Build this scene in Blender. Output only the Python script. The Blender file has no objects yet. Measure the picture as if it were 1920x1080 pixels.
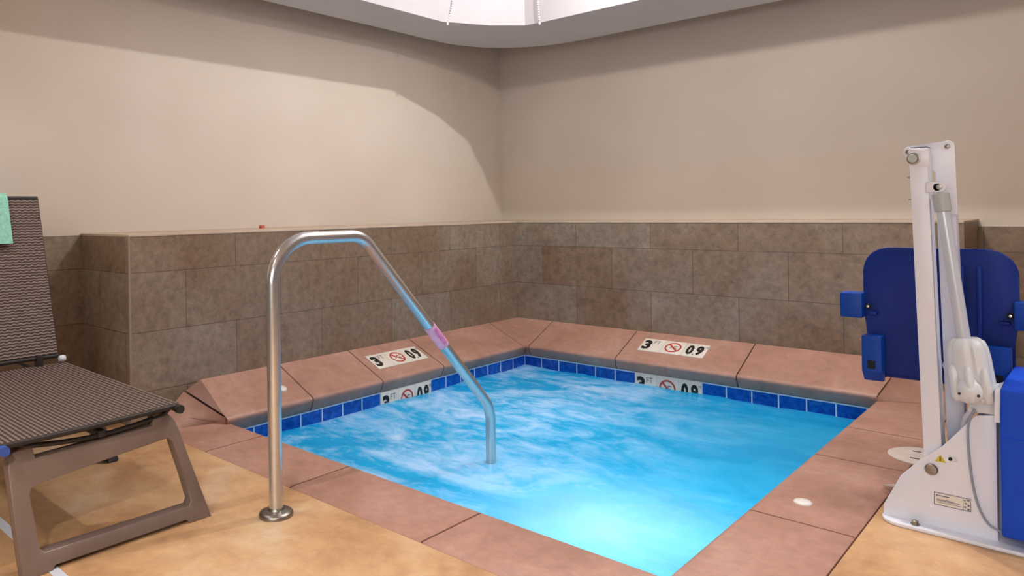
import bpy, bmesh, math, random
from mathutils import Vector, Matrix, noise
random.seed(7)
scene = bpy.context.scene
COL = scene.collection

# ------------------------------------------------------------------ helpers
def lin(c):
    out = []
    for v in c:
        v = v / 255.0
        out.append(v / 12.92 if v <= .04045 else ((v + .055) / 1.055) ** 2.4)
    return (out[0], out[1], out[2], 1.0)

class NT:
    def __init__(self, name):
        self.m = bpy.data.materials.new(name)
        self.m.use_nodes = True
        self.t = self.m.node_tree
        self.b = self.t.nodes['Principled BSDF']
        self.out = self.t.nodes['Material Output']
    def n(self, kind, **kw):
        nd = self.t.nodes.new(kind)
        for k, v in kw.items():
            if k in nd.inputs.keys():
                nd.inputs[k].default_value = v
            else:
                setattr(nd, k, v)
        return nd
    def l(self, a, b): self.t.links.new(a, b)
    def math(self, op, a, b=None, c=None):
        nd = self.t.nodes.new('ShaderNodeMath'); nd.operation = op
        for i, x in enumerate((a, b, c)):
            if x is None: continue
            if isinstance(x, (int, float)): nd.inputs[i].default_value = x
            else: self.l(x, nd.inputs[i])
        return nd.outputs[0]
    def mix(self, fac, a, b, mode='MIX'):
        nd = self.t.nodes.new('ShaderNodeMix'); nd.data_type = 'RGBA'; nd.blend_type = mode
        for s, x in ((nd.inputs[0], fac), (nd.inputs[6], a), (nd.inputs[7], b)):
            if isinstance(x, (int, float)): s.default_value = x
            elif isinstance(x, tuple): s.default_value = x
            else: self.l(x, s)
        return nd.outputs[2]
    def ramp(self, fac, stops):
        nd = self.t.nodes.new('ShaderNodeValToRGB')
        e = nd.color_ramp.elements
        while len(e) < len(stops): e.new(.5)
        for i, (p, c) in enumerate(stops):
            e[i].position = p; e[i].color = c
        self.l(fac, nd.inputs[0])
        return nd.outputs[0]
    def coord(self):
        g = self.t.nodes.new('ShaderNodeNewGeometry')
        return g.outputs['Position']
    def noise(self, vec, scale, detail=4, rough=.55, dist=0):
        nd = self.n('ShaderNodeTexNoise', Scale=scale, Detail=detail, Roughness=rough, Distortion=dist)
        if vec is not None: self.l(vec, nd.inputs['Vector'])
        return nd.outputs['Fac']
    def bump(self, h, strength=.3, dist=.01):
        nd = self.n('ShaderNodeBump', Strength=strength, Distance=dist)
        self.l(h, nd.inputs['Height']); self.l(nd.outputs[0], self.b.inputs['Normal'])
        return nd
    def set(self, **kw):
        for k, v in kw.items():
            s = self.b.inputs[k.replace('_', ' ')]
            if hasattr(v, 'is_linked') or hasattr(v, 'links'): self.l(v, s)
            else: s.default_value = v
        return self

def simple(name, rgb, rough=.5, metal=0, nscale=0, namt=.08, **kw):
    t = NT(name)
    c = lin(rgb)
    if nscale:
        f = t.noise(t.coord(), nscale)
        lo = tuple(x * (1 - namt * 2) for x in c[:3]) + (1,)
        hi = tuple(min(1, x * (1 + namt * 2)) for x in c[:3]) + (1,)
        t.l(t.ramp(f, [(.3, lo), (.7, hi)]), t.b.inputs['Base Color'])
    else:
        f = t.noise(t.coord(), 30)
        lo = tuple(x * .97 for x in c[:3]) + (1,)
        t.l(t.ramp(f, [(.3, lo), (.7, c)]), t.b.inputs['Base Color'])
    t.set(Roughness=rough, Metallic=metal, **kw)
    return t.m

class MB:
    """collects shapes (world coordinates) into one mesh"""
    def __init__(self): self.bm = bmesh.new()
    def box(self, x0, x1, y0, y1, z0, z1, bevel=0, seg=2, M=None):
        r = bmesh.ops.create_cube(self.bm, size=1)
        vs = r['verts']
        for v in vs:
            v.co = Vector((x0 + (v.co.x + .5) * (x1 - x0), y0 + (v.co.y + .5) * (y1 - y0), z0 + (v.co.z + .5) * (z1 - z0)))
        if bevel:
            es = list({e for v in vs for e in v.link_edges})
            rr = bmesh.ops.bevel(self.bm, geom=es, offset=bevel, segments=seg, affect='EDGES', profile=.5)
            vs = list({v for f in rr['faces'] for v in f.verts} | {v for v in vs if v.is_valid})
        if M is not None:
            for v in vs: v.co = M @ v.co
        return self
    def prism(self, loop, f, t0, t1, holes=(), bevel=0):
        """loop of (u,v); f(u,v,t)->Vector; extruded from t0 to t1"""
        bm = self.bm
        start = len(bm.verts)
        rings = []
        caps = {0: [], 1: []}
        newv = []
        for lp in [loop] + list(holes):
            a = [bm.verts.new(f(u, v, t0)) for u, v in lp]
            b = [bm.verts.new(f(u, v, t1)) for u, v in lp]
            newv += a + b
            n = len(lp)
            for i in range(n):
                j = (i + 1) % n
                bm.faces.new((a[i], a[j], b[j], b[i]))
            caps[0].append(a); caps[1].append(b)
        for k in (0, 1):
            if len(caps[k]) == 1:
                try: bm.faces.new(caps[k][0])
                except ValueError: pass
            else:
                es = []
                for ring in caps[k]:
                    for i in range(len(ring)):
                        e = bm.edges.get((ring[i], ring[(i + 1) % len(ring)]))
                        es.append(e)
                bmesh.ops.triangle_fill(bm, edges=es, use_beauty=True)
        if bevel:
            es = set()
            for k in (0, 1):
                for ring in caps[k]:
                    for i in range(len(ring)):
                        es.add(bm.edges.get((ring[i], ring[(i + 1) % len(ring)])))
            bmesh.ops.bevel(bm, geom=[e for e in es if e], offset=bevel, segments=2, affect='EDGES', profile=.5)
        return self
    def tube(self, pts, r, seg=16, caps=True, flat=None):
        bm = self.bm
        pts = [Vector(p) for p in pts]
        rs = r if isinstance(r, (list, tuple)) else [r] * len(pts)
        tan = []
        for i in range(len(pts)):
            a = pts[max(0, i - 1)]; b = pts[min(len(pts) - 1, i + 1)]
            tan.append((b - a).normalized())
        up = Vector((0, 0, 1)) if abs(tan[0].z) < .9 else Vector((1, 0, 0))
        n = (up - tan[0] * up.dot(tan[0])).normalized()
        rings = []
        for i, p in enumerate(pts):
            n = (n - tan[i] * n.dot(tan[i])).normalized()
            b = tan[i].cross(n)
            ring = []
            for k in range(seg):
                a = 2 * math.pi * k / seg
                ring.append(bm.verts.new(p + (n * math.cos(a) + b * math.sin(a)) * rs[i]))
            rings.append(ring)
        for i in range(len(rings) - 1):
            for k in range(seg):
                j = (k + 1) % seg
                bm.faces.new((rings[i][k], rings[i][j], rings[i + 1][j], rings[i + 1][k]))
        if caps:
            bm.faces.new(rings[0][::-1]); bm.faces.new(rings[-1])
        return self
    def lathe(self, prof, M, seg=32):
        """prof = (radius, height) along local z of matrix M"""
        bm = self.bm
        rings = []
        for r, h in prof:
            if r <= 1e-6:
                rings.append([bm.verts.new(M @ Vector((0, 0, h)))])
            else:
                rings.append([bm.verts.new(M @ Vector((r * math.cos(2 * math.pi * k / seg), r * math.sin(2 * math.pi * k / seg), h))) for k in range(seg)])
        for a, b in zip(rings, rings[1:]):
            if len(a) == 1 and len(b) == 1: continue
            for k in range(seg):
                j = (k + 1) % seg
                if len(a) == 1: bm.faces.new((a[0], b[j], b[k]))
                elif len(b) == 1: bm.faces.new((a[k], a[j], b[0]))
                else: bm.faces.new((a[k], a[j], b[j], b[k]))
        if len(rings[0]) > 1: bm.faces.new(rings[0][::-1])
        if len(rings[-1]) > 1: bm.faces.new(rings[-1])
        return self
    def quad(self, *ps):
        self.bm.faces.new([self.bm.verts.new(p) for p in ps]); return self
    def grid(self, f, nu, nv):
        vs = [[self.bm.verts.new(f(i / nu, j / nv)) for j in range(nv + 1)] for i in range(nu + 1)]
        for i in range(nu):
            for j in range(nv):
                self.bm.faces.new((vs[i][j], vs[i + 1][j], vs[i + 1][j + 1], vs[i][j + 1]))
        return self
    def build(self, name, mat, parent=None, smooth=35, local=False, **props):
        bm = self.bm
        bmesh.ops.recalc_face_normals(bm, faces=bm.faces[:])
        if parent is not None and not local:
            # world coordinates -> coordinates of the parent chain (parents are never rotated here)
            off = Vector((0, 0, 0)); p = parent
            while p: off += p.location; p = p.parent
            for v in bm.verts: v.co -= off
        me = bpy.data.meshes.new(name)
        ang = math.radians(smooth)
        for f in bm.faces: f.smooth = True
        for e in bm.edges:
            if len(e.link_faces) == 2:
                e.smooth = e.calc_face_angle(0) < ang
            else: e.smooth = False
        bm.to_mesh(me); bm.free()
        me.materials.append(mat)
        o = bpy.data.objects.new(name, me); COL.objects.link(o)
        if parent is not None: o.parent = parent
        for k, v in props.items(): o[k] = v
        return o

def thing(name, label, cat, loc=(0, 0, 0), group=None, M=None):
    o = bpy.data.objects.new(name, None); COL.objects.link(o)
    o.empty_display_size = .05
    if M is not None: o.matrix_world = M
    else: o.location = loc
    o['label'] = label; o['category'] = cat
    if group: o['group'] = group
    return o

def struct(o):
    o['kind'] = 'structure'; return o

def arc(cx, cy, r, a0, a1, n=8):
    return [(cx + r * math.cos(math.radians(a0 + (a1 - a0) * i / n)), cy + r * math.sin(math.radians(a0 + (a1 - a0) * i / n))) for i in range(n + 1)]

def rrect(x0, x1, y0, y1, r, n=6):
    if not isinstance(r, (tuple, list)): r = (r,) * 4
    a, b, c, d = r      # bl, br, tr, tl
    return (arc(x0 + a, y0 + a, a, 180, 270, n) + arc(x1 - b, y0 + b, b, 270, 360, n) +
            arc(x1 - c, y1 - c, c, 0, 90, n) + arc(x0 + d, y1 - d, d, 90, 180, n))

def fillet(pts, radii, n=10):
    pts = [Vector(p) for p in pts]
    out = [pts[0]]
    for i in range(1, len(pts) - 1):
        p, a, b = pts[i], (pts[i - 1] - pts[i]).normalized(), (pts[i + 1] - pts[i]).normalized()
        r = radii[i - 1]
        th = a.angle(b)
        d = r / math.tan(th / 2)
        c = p + (a + b).normalized() * (r / math.sin(th / 2))
        s = p + a * d - c; e = p + b * d - c
        full = s.angle(e)
        for k in range(n + 1):
            t = k / n
            out.append(c + (s * math.sin((1 - t) * full) + e * math.sin(t * full)) / math.sin(full))
    out.append(pts[-1])
    return out

def text_mesh(body, x0, y0, x1, y1, z0, z1, bold=.03):
    """letters as a mesh fitted to a rectangle of the local xy plane"""
    cu = bpy.data.curves.new('t', 'FONT'); cu.body = body; cu.size = 1; cu.offset = bold; cu.extrude = .5
    cu.resolution_u = 3
    o = bpy.data.objects.new('t', cu); COL.objects.link(o)
    bpy.context.view_layer.update()
    dg = bpy.context.evaluated_depsgraph_get()
    me = bpy.data.meshes.new_from_object(o.evaluated_get(dg))
    bpy.data.objects.remove(o); bpy.data.curves.remove(cu)
    xs = [v.co.x for v in me.vertices]; ys = [v.co.y for v in me.vertices]; zs = [v.co.z for v in me.vertices]
    def m(v, a, b, c, d): return c + (v - a) / (b - a) * (d - c)
    mb = MB()
    mb.bm.from_mesh(me)
    for v in mb.bm.verts:
        v.co = Vector((m(v.co.x, min(xs), max(xs), x0, x1), m(v.co.y, min(ys), max(ys), y0, y1), m(v.co.z, min(zs), max(zs), z0, z1)))
    bpy.data.meshes.remove(me)
    return mb

def join(a, b):
    me = bpy.data.meshes.new('tmp'); b.bm.to_mesh(me); a.bm.from_mesh(me); b.bm.free(); bpy.data.meshes.remove(me)
    return a

# ------------------------------------------------------------------ dimensions (metres)
TP = .1524                      # pool tile
WL, WB = -.292, .309            # faces of the tiled half walls
LD = .60                        # depth of the ledge
XW, YW = WL - LD, WB + LD       # painted walls
HL = 1.02                       # ledge height
ZD = .05                        # deck
NZ = .0735                      # lip of the sloped coping
HW = .223                       # sloped coping where it meets the half wall
PX, PY = 2.3615, -2.6135        # pool walls
WZ = -.078                      # water
PEND, REND = -2.966, 2.69       # where the half walls end
ZC, ZT, ZR = 2.50, 3.95, 4.2   # ceiling, tray, roof

# ------------------------------------------------------------------ materials
def mat_wall():
    t = NT('painted_wall'); p = t.coord()
    f = t.noise(p, 1.1, 2)
    t.l(t.ramp(f, [(.3, lin((209, 197, 182))), (.7, lin((217, 206, 193)))]), t.b.inputs['Base Color'])
    t.bump(t.noise(p, 180, 3), .08, .002)
    t.set(Roughness=.75); return t.m

def mat_tile(name, axis, off):
    """large stone tiles in a half bond; axis = the horizontal axis of the face"""
    t = NT(name); p = t.coord()
    sx = t.n('ShaderNodeSeparateXYZ'); t.l(p, sx.inputs[0])
    u = t.math('ADD', sx.outputs[axis], -off); v = t.math('ADD', sx.outputs[2], -.519)
    cb = t.n('ShaderNodeCombineXYZ'); t.l(u, cb.inputs[0]); t.l(v, cb.inputs[1])
    br = t.n('ShaderNodeTexBrick', offset=.5, offset_frequency=2, squash=1.0, Scale=1.0)
    br.inputs['Brick Width'].default_value = .61; br.inputs['Row Height'].default_value = .3048
    br.inputs['Mortar Size'].default_value = .0022; br.inputs['Mortar Smooth'].default_value = .3
    br.inputs['Color1'].default_value = lin((126, 98, 76)); br.inputs['Color2'].default_value = lin((144, 134, 120))
    br.inputs['Mortar'].default_value = lin((92, 78, 66))
    t.l(cb.outputs[0], br.inputs['Vector'])
    big = t.noise(p, 2.2, 5, .6, .6)
    c = t.mix(t.ramp(big, [(.32, (0, 0, 0, 1)), (.68, (1, 1, 1, 1))]), lin((112, 86, 62)), lin((152, 140, 124)))
    c = t.mix(.45, br.outputs['Color'], c)
    fine = t.noise(p, 24, 6, .7, .3)
    c = t.mix(.75, c, t.ramp(fine, [(.30, (.30, .295, .29, 1)), (.70, (.72, .715, .69, 1))]), 'OVERLAY')
    spk = t.ramp(t.noise(p, 70, 3, .6), [(.66, (0, 0, 0, 1)), (.76, (1, 1, 1, 1))])
    c = t.mix(t.math('MULTIPLY', spk, .5), c, lin((176, 154, 128)))
    pit = t.n('ShaderNodeTexVoronoi', Scale=55.0); t.l(p, pit.inputs['Vector'])
    pits = t.ramp(pit.outputs['Distance'], [(.07, (1, 1, 1, 1)), (.16, (0, 0, 0, 1))])
    gate = t.ramp(t.noise(p, 7, 3), [(.5, (0, 0, 0, 1)), (.62, (1, 1, 1, 1))])
    pf = t.math('MULTIPLY', pits, gate)
    c = t.mix(t.math('MULTIPLY', pf, .45), c, lin((72, 58, 46)))
    c = t.mix(t.math('MULTIPLY', br.outputs['Fac'], .75), c, lin((84, 68, 55)))
    t.l(c, t.b.inputs['Base Color'])
    h = t.math('SUBTRACT', fine, t.math('ADD', br.outputs['Fac'], t.math('MULTIPLY', pf, .5)))
    t.bump(h, .25, .004); t.set(Roughness=.5)
    return t.m

def mat_coping():
    t = NT('stamped_coping'); p = t.coord()
    a = t.noise(p, 2.6, 6, .62, .5); b = t.noise(p, 19, 6, .68); g = t.noise(p, 120, 2)
    c = t.ramp(a, [(.28, lin((158, 118, 99))), (.5, lin((175, 133, 116))), (.72, lin((184, 147, 130)))])
    c = t.mix(.4, c, t.ramp(b, [(.3, (.36, .34, .33, 1)), (.7, (.66, .66, .66, 1))]), 'OVERLAY')
    s = t.ramp(t.noise(p, 6.5, 5, .7, 1.2), [(.66, (0, 0, 0, 1)), (.74, (1, 1, 1, 1))])
    c = t.mix(t.math('MULTIPLY', s, .28), c, lin((205, 176, 158)))
    t.l(c, t.b.inputs['Base Color'])
    t.bump(t.math('ADD', b, t.math('MULTIPLY', g, .25)), .3, .006); t.set(Roughness=.5); return t.m

def mat_deck():
    t = NT('stained_deck'); p = t.coord()
    a = t.noise(p, 1.7, 6, .6, .6); b = t.noise(p, 11, 6, .65, .3); g = t.noise(p, 160, 2)
    c = t.ramp(a, [(.28, lin((158, 114, 76))), (.44, lin((192, 149, 106))), (.56, lin((203, 164, 122))), (.70, lin((213, 186, 154)))])
    c = t.mix(.55, c, t.ramp(b, [(.3, (.34, .33, .32, 1)), (.7, (.66, .66, .67, 1))]), 'OVERLAY')
    t.l(c, t.b.inputs['Base Color'])
    t.bump(t.math('ADD', b, t.math('MULTIPLY', g, .3)), .22, .005); t.set(Roughness=.46); return t.m

def mat_pool_tile(name, axis, sign):
    t = NT(name); p = t.coord()
    sx = t.n('ShaderNodeSeparateXYZ'); t.l(p, sx.inputs[0])
    u = t.math('MULTIPLY', sx.outputs[axis], sign)
    cb = t.n('ShaderNodeCombineXYZ'); t.l(u, cb.inputs[0]); t.l(t.math('ADD', sx.outputs[2], .0035), cb.inputs[1])
    br = t.n('ShaderNodeTexBrick', offset=0.0, offset_frequency=1, Scale=1.0)
    br.inputs['Brick Width'].default_value = TP; br.inputs['Row Height'].default_value = TP
    br.inputs['Mortar Size'].default_value = .0040; br.inputs['Mortar Smooth'].default_value = .15
    br.inputs['Color1'].default_value = lin((10, 60, 170)); br.inputs['Color2'].default_value = lin((8, 92, 200))
    br.inputs['Mortar'].default_value = lin((200, 220, 235))
    t.l(cb.outputs[0], br.inputs['Vector'])
    n = t.noise(p, 26, 6, .65, .8)
    dark = t.ramp(n, [(.38, lin((4, 40, 120))), (.58, lin((16, 100, 205))), (.74, lin((70, 130, 170)))])
    c = t.mix(.5, br.outputs['Color'], dark)
    c = t.mix(br.outputs['Fac'], c, lin((200, 220, 235)))
    t.l(c, t.b.inputs['Base Color']); t.set(Roughness=.15); return t.m

def mat_water():
    t = NT('spa_water'); p = t.coord()
    mp = t.n('ShaderNodeMapping'); t.l(p, mp.inputs['Vector'])
    mp.inputs['Rotation'].default_value = (0, 0, math.radians(28)); mp.inputs['Scale'].default_value = (1.0, 1.7, 1)
    v = mp.outputs[0]
    n1 = t.noise(v, 1.5, 6, .6, 1.1)
    n2 = t.noise(v, 5.5, 6, .62, 1.3)
    foam = t.math('ADD', t.math('MULTIPLY', n1, .66), t.math('MULTIPLY', n2, .34))
    foamr = t.ramp(foam, [(.45, (0, 0, 0, 1)), (.52, (.35, .35, .35, 1)), (.62, (.95, .95, .95, 1))])
    # the jets stir the water along the left and far sides, it is clear beside the right wall
    sx = t.n('ShaderNodeSeparateXYZ'); t.l(p, sx.inputs[0])
    g = t.math('SUBTRACT', 1.75, sx.outputs[0])
    g = t.math('ADD', t.math('MULTIPLY', g, .75), t.math('MULTIPLY', t.noise(p, 1.3, 2), .35))
    gate = t.n('ShaderNodeClamp'); t.l(g, gate.inputs[0])
    ff = t.math('MULTIPLY', foamr, gate.outputs[0])
    # pale patch painting the underwater lamp's glow into the near right corner
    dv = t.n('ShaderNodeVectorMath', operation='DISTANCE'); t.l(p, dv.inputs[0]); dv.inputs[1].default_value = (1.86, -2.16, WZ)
    lamp_glow = t.ramp(t.math('ADD', dv.outputs['Value'], t.math('MULTIPLY', n2, .35)), [(.15, (.38, .38, .38, 1)), (.85, (0, 0, 0, 1))])
    ff = t.math('MAXIMUM', ff, lamp_glow)
    base = t.ramp(n1, [(.3, lin((26, 160, 206))), (.7, lin((58, 186, 226)))])
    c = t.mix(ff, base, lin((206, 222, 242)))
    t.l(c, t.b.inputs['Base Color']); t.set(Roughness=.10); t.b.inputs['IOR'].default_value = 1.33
    w = t.noise(v, 9, 4, .55, .8)
    bp = t.bump(t.math('ADD', w, t.math('MULTIPLY', n2, .8)), .22, .02)
    tr = t.n('ShaderNodeBsdfTranslucent'); t.l(c, tr.inputs['Color'])
    mx = t.n('ShaderNodeMixShader'); mx.inputs[0].default_value = .5
    t.l(t.b.outputs[0], mx.inputs[1]); t.l(tr.outputs[0], mx.inputs[2]); t.l(mx.outputs[0], t.out.inputs['Surface'])
    return t.m

def mat_weave(name, along, across, wob_amt, pitch):
    """flat synthetic wicker: along / across = axes of the strands"""
    t = NT(name); p = t.coord()
    sx = t.n('ShaderNodeSeparateXYZ'); t.l(p, sx.inputs[0])
    a = t.math('MULTIPLY', sx.outputs[along], 2 * math.pi / .026)
    b = t.math('MULTIPLY', sx.outputs[across], 2 * math.pi / pitch)
    wob = t.math('MULTIPLY', t.math('SINE', a), wob_amt)
    s = t.math('SINE', t.math('ADD', b, wob))
    k = t.math('ADD', t.math('MULTIPLY', s, .5), .5)
    k2 = t.math('ADD', t.math('MULTIPLY', t.math('MULTIPLY', t.math('SINE', a), t.math('SINE', t.math('MULTIPLY', b, .5))), .25), .5)
    h = t.math('ADD', t.math('MULTIPLY', k, .75), t.math('MULTIPLY', k2, .4))
    c = t.ramp(h, [(.16, lin((36, 27, 23))), (.5, lin((86, 69, 61))), (.95, lin((136, 116, 105)))])
    c = t.mix(.35, c, t.ramp(t.noise(p, 35, 4), [(.3, (.34, .33, .33, 1)), (.7, (.66, .66, .66, 1))]), 'OVERLAY')
    t.l(c, t.b.inputs['Base Color']); t.bump(h, .8, .004); t.set(Roughness=.5); return t.m

M_WALL = mat_wall()
M_TX = mat_tile('stone_tile_x', 0, 1.495)
M_TY = mat_tile('stone_tile_y', 1, -2.352)
M_LEDGE = simple('ledge_top', (196, 176, 155), .55, nscale=6, namt=.06)
M_CEIL = simple('ceiling_paint', (205, 204, 206), .8, nscale=1.5, namt=.02)
M_COP = mat_coping()
M_GROUT = simple('joint', (84, 56, 45), .9, nscale=30)
M_DECK = mat_deck()
M_BTX = mat_pool_tile('blue_tile_x', 0, 1); M_BTY = mat_pool_tile('blue_tile_y', 1, -1)
M_PLASTER = simple('pool_plaster', (205, 234, 240), .5, nscale=4, namt=.04)
M_WATER = mat_water()
M_STEEL = simple('stainless', (204, 203, 200), .26, .86, nscale=60, namt=.02)
M_STEELD = simple('stainless_dull', (150, 142, 132), .35, 1.0, nscale=60, namt=.03)
M_PINK = simple('pink_tape', (232, 184, 220), .4, nscale=40, namt=.06)
M_PINKD = simple('violet_tape', (222, 140, 200), .4, nscale=60, namt=.1)
M_WHITE = simple('marker_white', (232, 226, 214), .35)
M_BLACK = simple('marker_black', (22, 20, 20), .45)
M_RED = simple('marker_red', (184, 62, 56), .45)
M_GREYT = simple('marker_grey', (120, 118, 122), .45)
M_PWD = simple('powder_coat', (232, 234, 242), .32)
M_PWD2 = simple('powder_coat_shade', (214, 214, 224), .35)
M_PLW = simple('white_plastic', (214, 218, 222), .4)
M_ALU = simple('actuator_tube', (206, 212, 222), .25, .15)
M_GREYP = simple('grey_plastic', (176, 180, 180), .45)
M_BLUE = simple('blue_plastic', (0, 38, 118), .5, nscale=5, namt=.05, Specular_IOR_Level=.3)
M_BLUEL = simple('blue_plastic_light', (0, 62, 150), .48, Specular_IOR_Level=.3)
M_COVER = simple('blue_cover', (0, 70, 196), .55, nscale=9, namt=.05, Specular_IOR_Level=.3)
M_HOLE = simple('dark_hole', (8, 8, 14), .8)
M_YEL = simple('warning_yellow', (212, 190, 40), .5)
M_INK = simple('label_ink', (96, 98, 122), .6)
M_CABLE = simple('grey_cable', (150, 154, 164), .45)
M_FRAME = simple('lounger_frame', (116, 97, 87), .34, nscale=8, namt=.05)
M_DARK = simple('lounger_dark', (38, 32, 30), .45)
M_SEAT = mat_weave('wicker_seat', 0, 1, .35, .0155)
M_BACK = mat_weave('wicker_back', 1, 2, .8, .0125)
M_TOWEL = simple('mint_towel', (138, 198, 176), .9, nscale=90, namt=.08)
M_CAP = simple('white_cap', (232, 226, 218), .4)
M_LID = simple('skimmer_lid', (214, 200, 190), .5, nscale=20, namt=.04)
M_STRIP = simple('drain_strip', (210, 214, 222), .45)
M_ORANGE = simple('red_plastic', (196, 92, 66), .45)
M_BLUEC = simple('blue_band', (50, 80, 160), .5)

def mat_glow(name, col, e):
    t = NT(name)
    t.set(Roughness=.3); t.b.inputs['Base Color'].default_value = lin(col)
    n = t.noise(t.coord(), 14, 3)
    t.l(t.ramp(n, [(.2, tuple(.94 * x for x in lin(col)[:3]) + (1,)), (.8, lin(col))]), t.b.inputs['Emission Color'])
    t.b.inputs['Emission Strength'].default_value = e
    return t.m
def mat_glass_panel():
    t = NT('frosted_glass')
    c = t.ramp(t.noise(t.coord(), 12, 2), [(.3, (.86, .86, .9, 1)), (.7, (.93, .93, .96, 1))])
    t.l(c, t.b.inputs['Base Color']); t.set(Roughness=.25)
    tr = t.n('ShaderNodeBsdfTranslucent'); t.l(c, tr.inputs['Color'])
    mx = t.n('ShaderNodeMixShader'); mx.inputs[0].default_value = .55
    t.l(t.b.outputs[0], mx.inputs[1]); t.l(tr.outputs[0], mx.inputs[2]); t.l(mx.outputs[0], t.out.inputs['Surface'])
    return t.m
M_GLASS = mat_glass_panel()
M_BEAD = simple('crystal_bead', (226, 224, 230), .1)
M_LAMP = mat_glow('lamp_globe', (255, 250, 244), 3.0)

# ------------------------------------------------------------------ the setting
def flat_xy(z0):
    return lambda u, v, t: Vector((u, v, t))

# painted walls
struct(MB().box(XW - .12, XW, -8, YW + .12, -.2, ZR).build('wall_left', M_WALL))
struct(MB().box(XW, 6.5, YW, YW + .12, -.2, ZR).build('wall_right', M_WALL))
# flush tile dado on the painted walls beyond the half walls
struct(MB().box(XW, XW + .012, -8, PEND, ZD, 1.01).build('baseboard_left', M_TY))
struct(MB().box(REND, 6.5, YW - .012, YW, ZD, .975).build('baseboard_right', M_TX))
# tiled half walls with a ledge on top: core box, facing and coping slab
def half_wall(name, face, ledge):
    o = struct(face.build(name, M_TY if 'left' in name else M_TX, smooth=20))
    l = ledge.build('ledge_top', M_LEDGE, o)
    return o
o = struct(MB().box(XW, WL, PEND + .004, WB, -.02, HL - .012).build('wall_half_left', M_TY))
MB().box(XW, WL + .003, PEND - .001, WB - .0, HL - .012, HL, .002).build('ledge_top', M_LEDGE, o)
MB().box(XW, WL - .001, PEND, PEND + .004, ZD - .02, HL - .012).build('end_face', M_TX, o)
MB().box(WL - .008, WL + .003, PEND - .003, PEND + .007, ZD - .02, HL - .012).build('corner_strip', simple('edge_trim', (150, 130, 112), .5), o)
o = struct(MB().box(XW, REND - .004, WB, YW, -.02, HL - .012).build('wall_half_right', M_TX))
MB().box(XW, REND + .001, WB - .003, YW, HL - .012, HL, .002).build('ledge_top', M_LEDGE, o)
MB().box(REND - .004, REND, WB, YW, ZD - .02, HL - .012).build('end_face', M_TY, o)

# ceiling with a rounded outer corner and a rounded lit tray
def slab_loop():
    xa, ya, r = -.69, .65, .80
    pts = [(6.4, -8), (6.4, ya), (xa + r, ya)]
    pts = [(xa, -8), (6.4, -8), (6.4, ya)]
    # flattened corner curve from the far edge round to the left edge
    n = 16
    for i in range(n + 1):
        a = math.radians(90 + 90 * i / n)
        pts.append((xa + r + r * 1.0 * math.cos(a), ya - r + r * math.sin(a)))
    return pts
tray = [(-.25, -3.1), (2.9, -3.1), (2.9, -.065), (.27, -.065), (.102, -.08), (-.077, -.27), (-.25, -.62)]
mb = MB().prism(slab_loop(), lambda u, v, t: Vector((u, v, t)), ZC, ZC + .06, holes=[tray])
# sides and top of the tray
bm = mb.bm
a = [bm.verts.new((x, y, ZC + .06)) for x, y in tray]; b = [bm.verts.new((x, y, ZT)) for x, y in tray]
for i in range(len(tray)):
    j = (i + 1) % len(tray); bm.faces.new((a[i], a[j], b[j], b[i]))
bm.faces.new(b)
ce = struct(mb.build('ceiling', M_CEIL))
ce.data.materials.append(simple('tray_paint', (188, 184, 188), .8, nscale=2, namt=.03))
for f in ce.data.polygons:
    if f.center.z > ZC + .061 or (f.normal.z < .3 and f.normal.z > -.3 and -.26 < f.center.x < 2.95 and f.center.y < -.05 and f.center.y > -3.2): f.material_index = 1
struct(MB().box(XW - .12, 6.5, -8, YW + .12, ZR, ZR + .1).build('trim_1', M_CEIL))       # roof slab over the dropped ceiling

# floor: one deck around the pool
outer = [(XW, -8), (6.5, -8), (6.5, YW), (REND, YW), (REND, WB), (2.46, WB), (2.46, -.02), (2.5, -2.75), (-.05, -2.75), (-.05, -2.5), (WL, -2.5), (WL, PEND), (XW, PEND)]
mb = MB()
F = lambda u, v, t: Vector((u, v, t))
mb.prism([(XW, -8), (6.5, -8), (6.5, -2.909), (XW, -2.909)], F, -.1, ZD)
mb.prism([(2.6735, -2.909), (6.5, -2.909), (6.5, YW), (2.6735, YW)], F, -.1, ZD)
mb.prism([(XW, -2.909), (-.1, -2.909), (-.1, PEND + .5), (WL, PEND + .5), (WL, PEND), (XW, PEND)][:0] or [(WL - .01, -2.909), (-.10, -2.909), (-.10, -2.5), (WL - .01, -2.5)], F, -.1, ZD - .002)
mb.prism([(2.33, .0), (2.6735, .0), (2.6735, WB), (2.33, WB)], F, -.1, ZD - .003)
struct(mb.build('floor', M_DECK))

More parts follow.
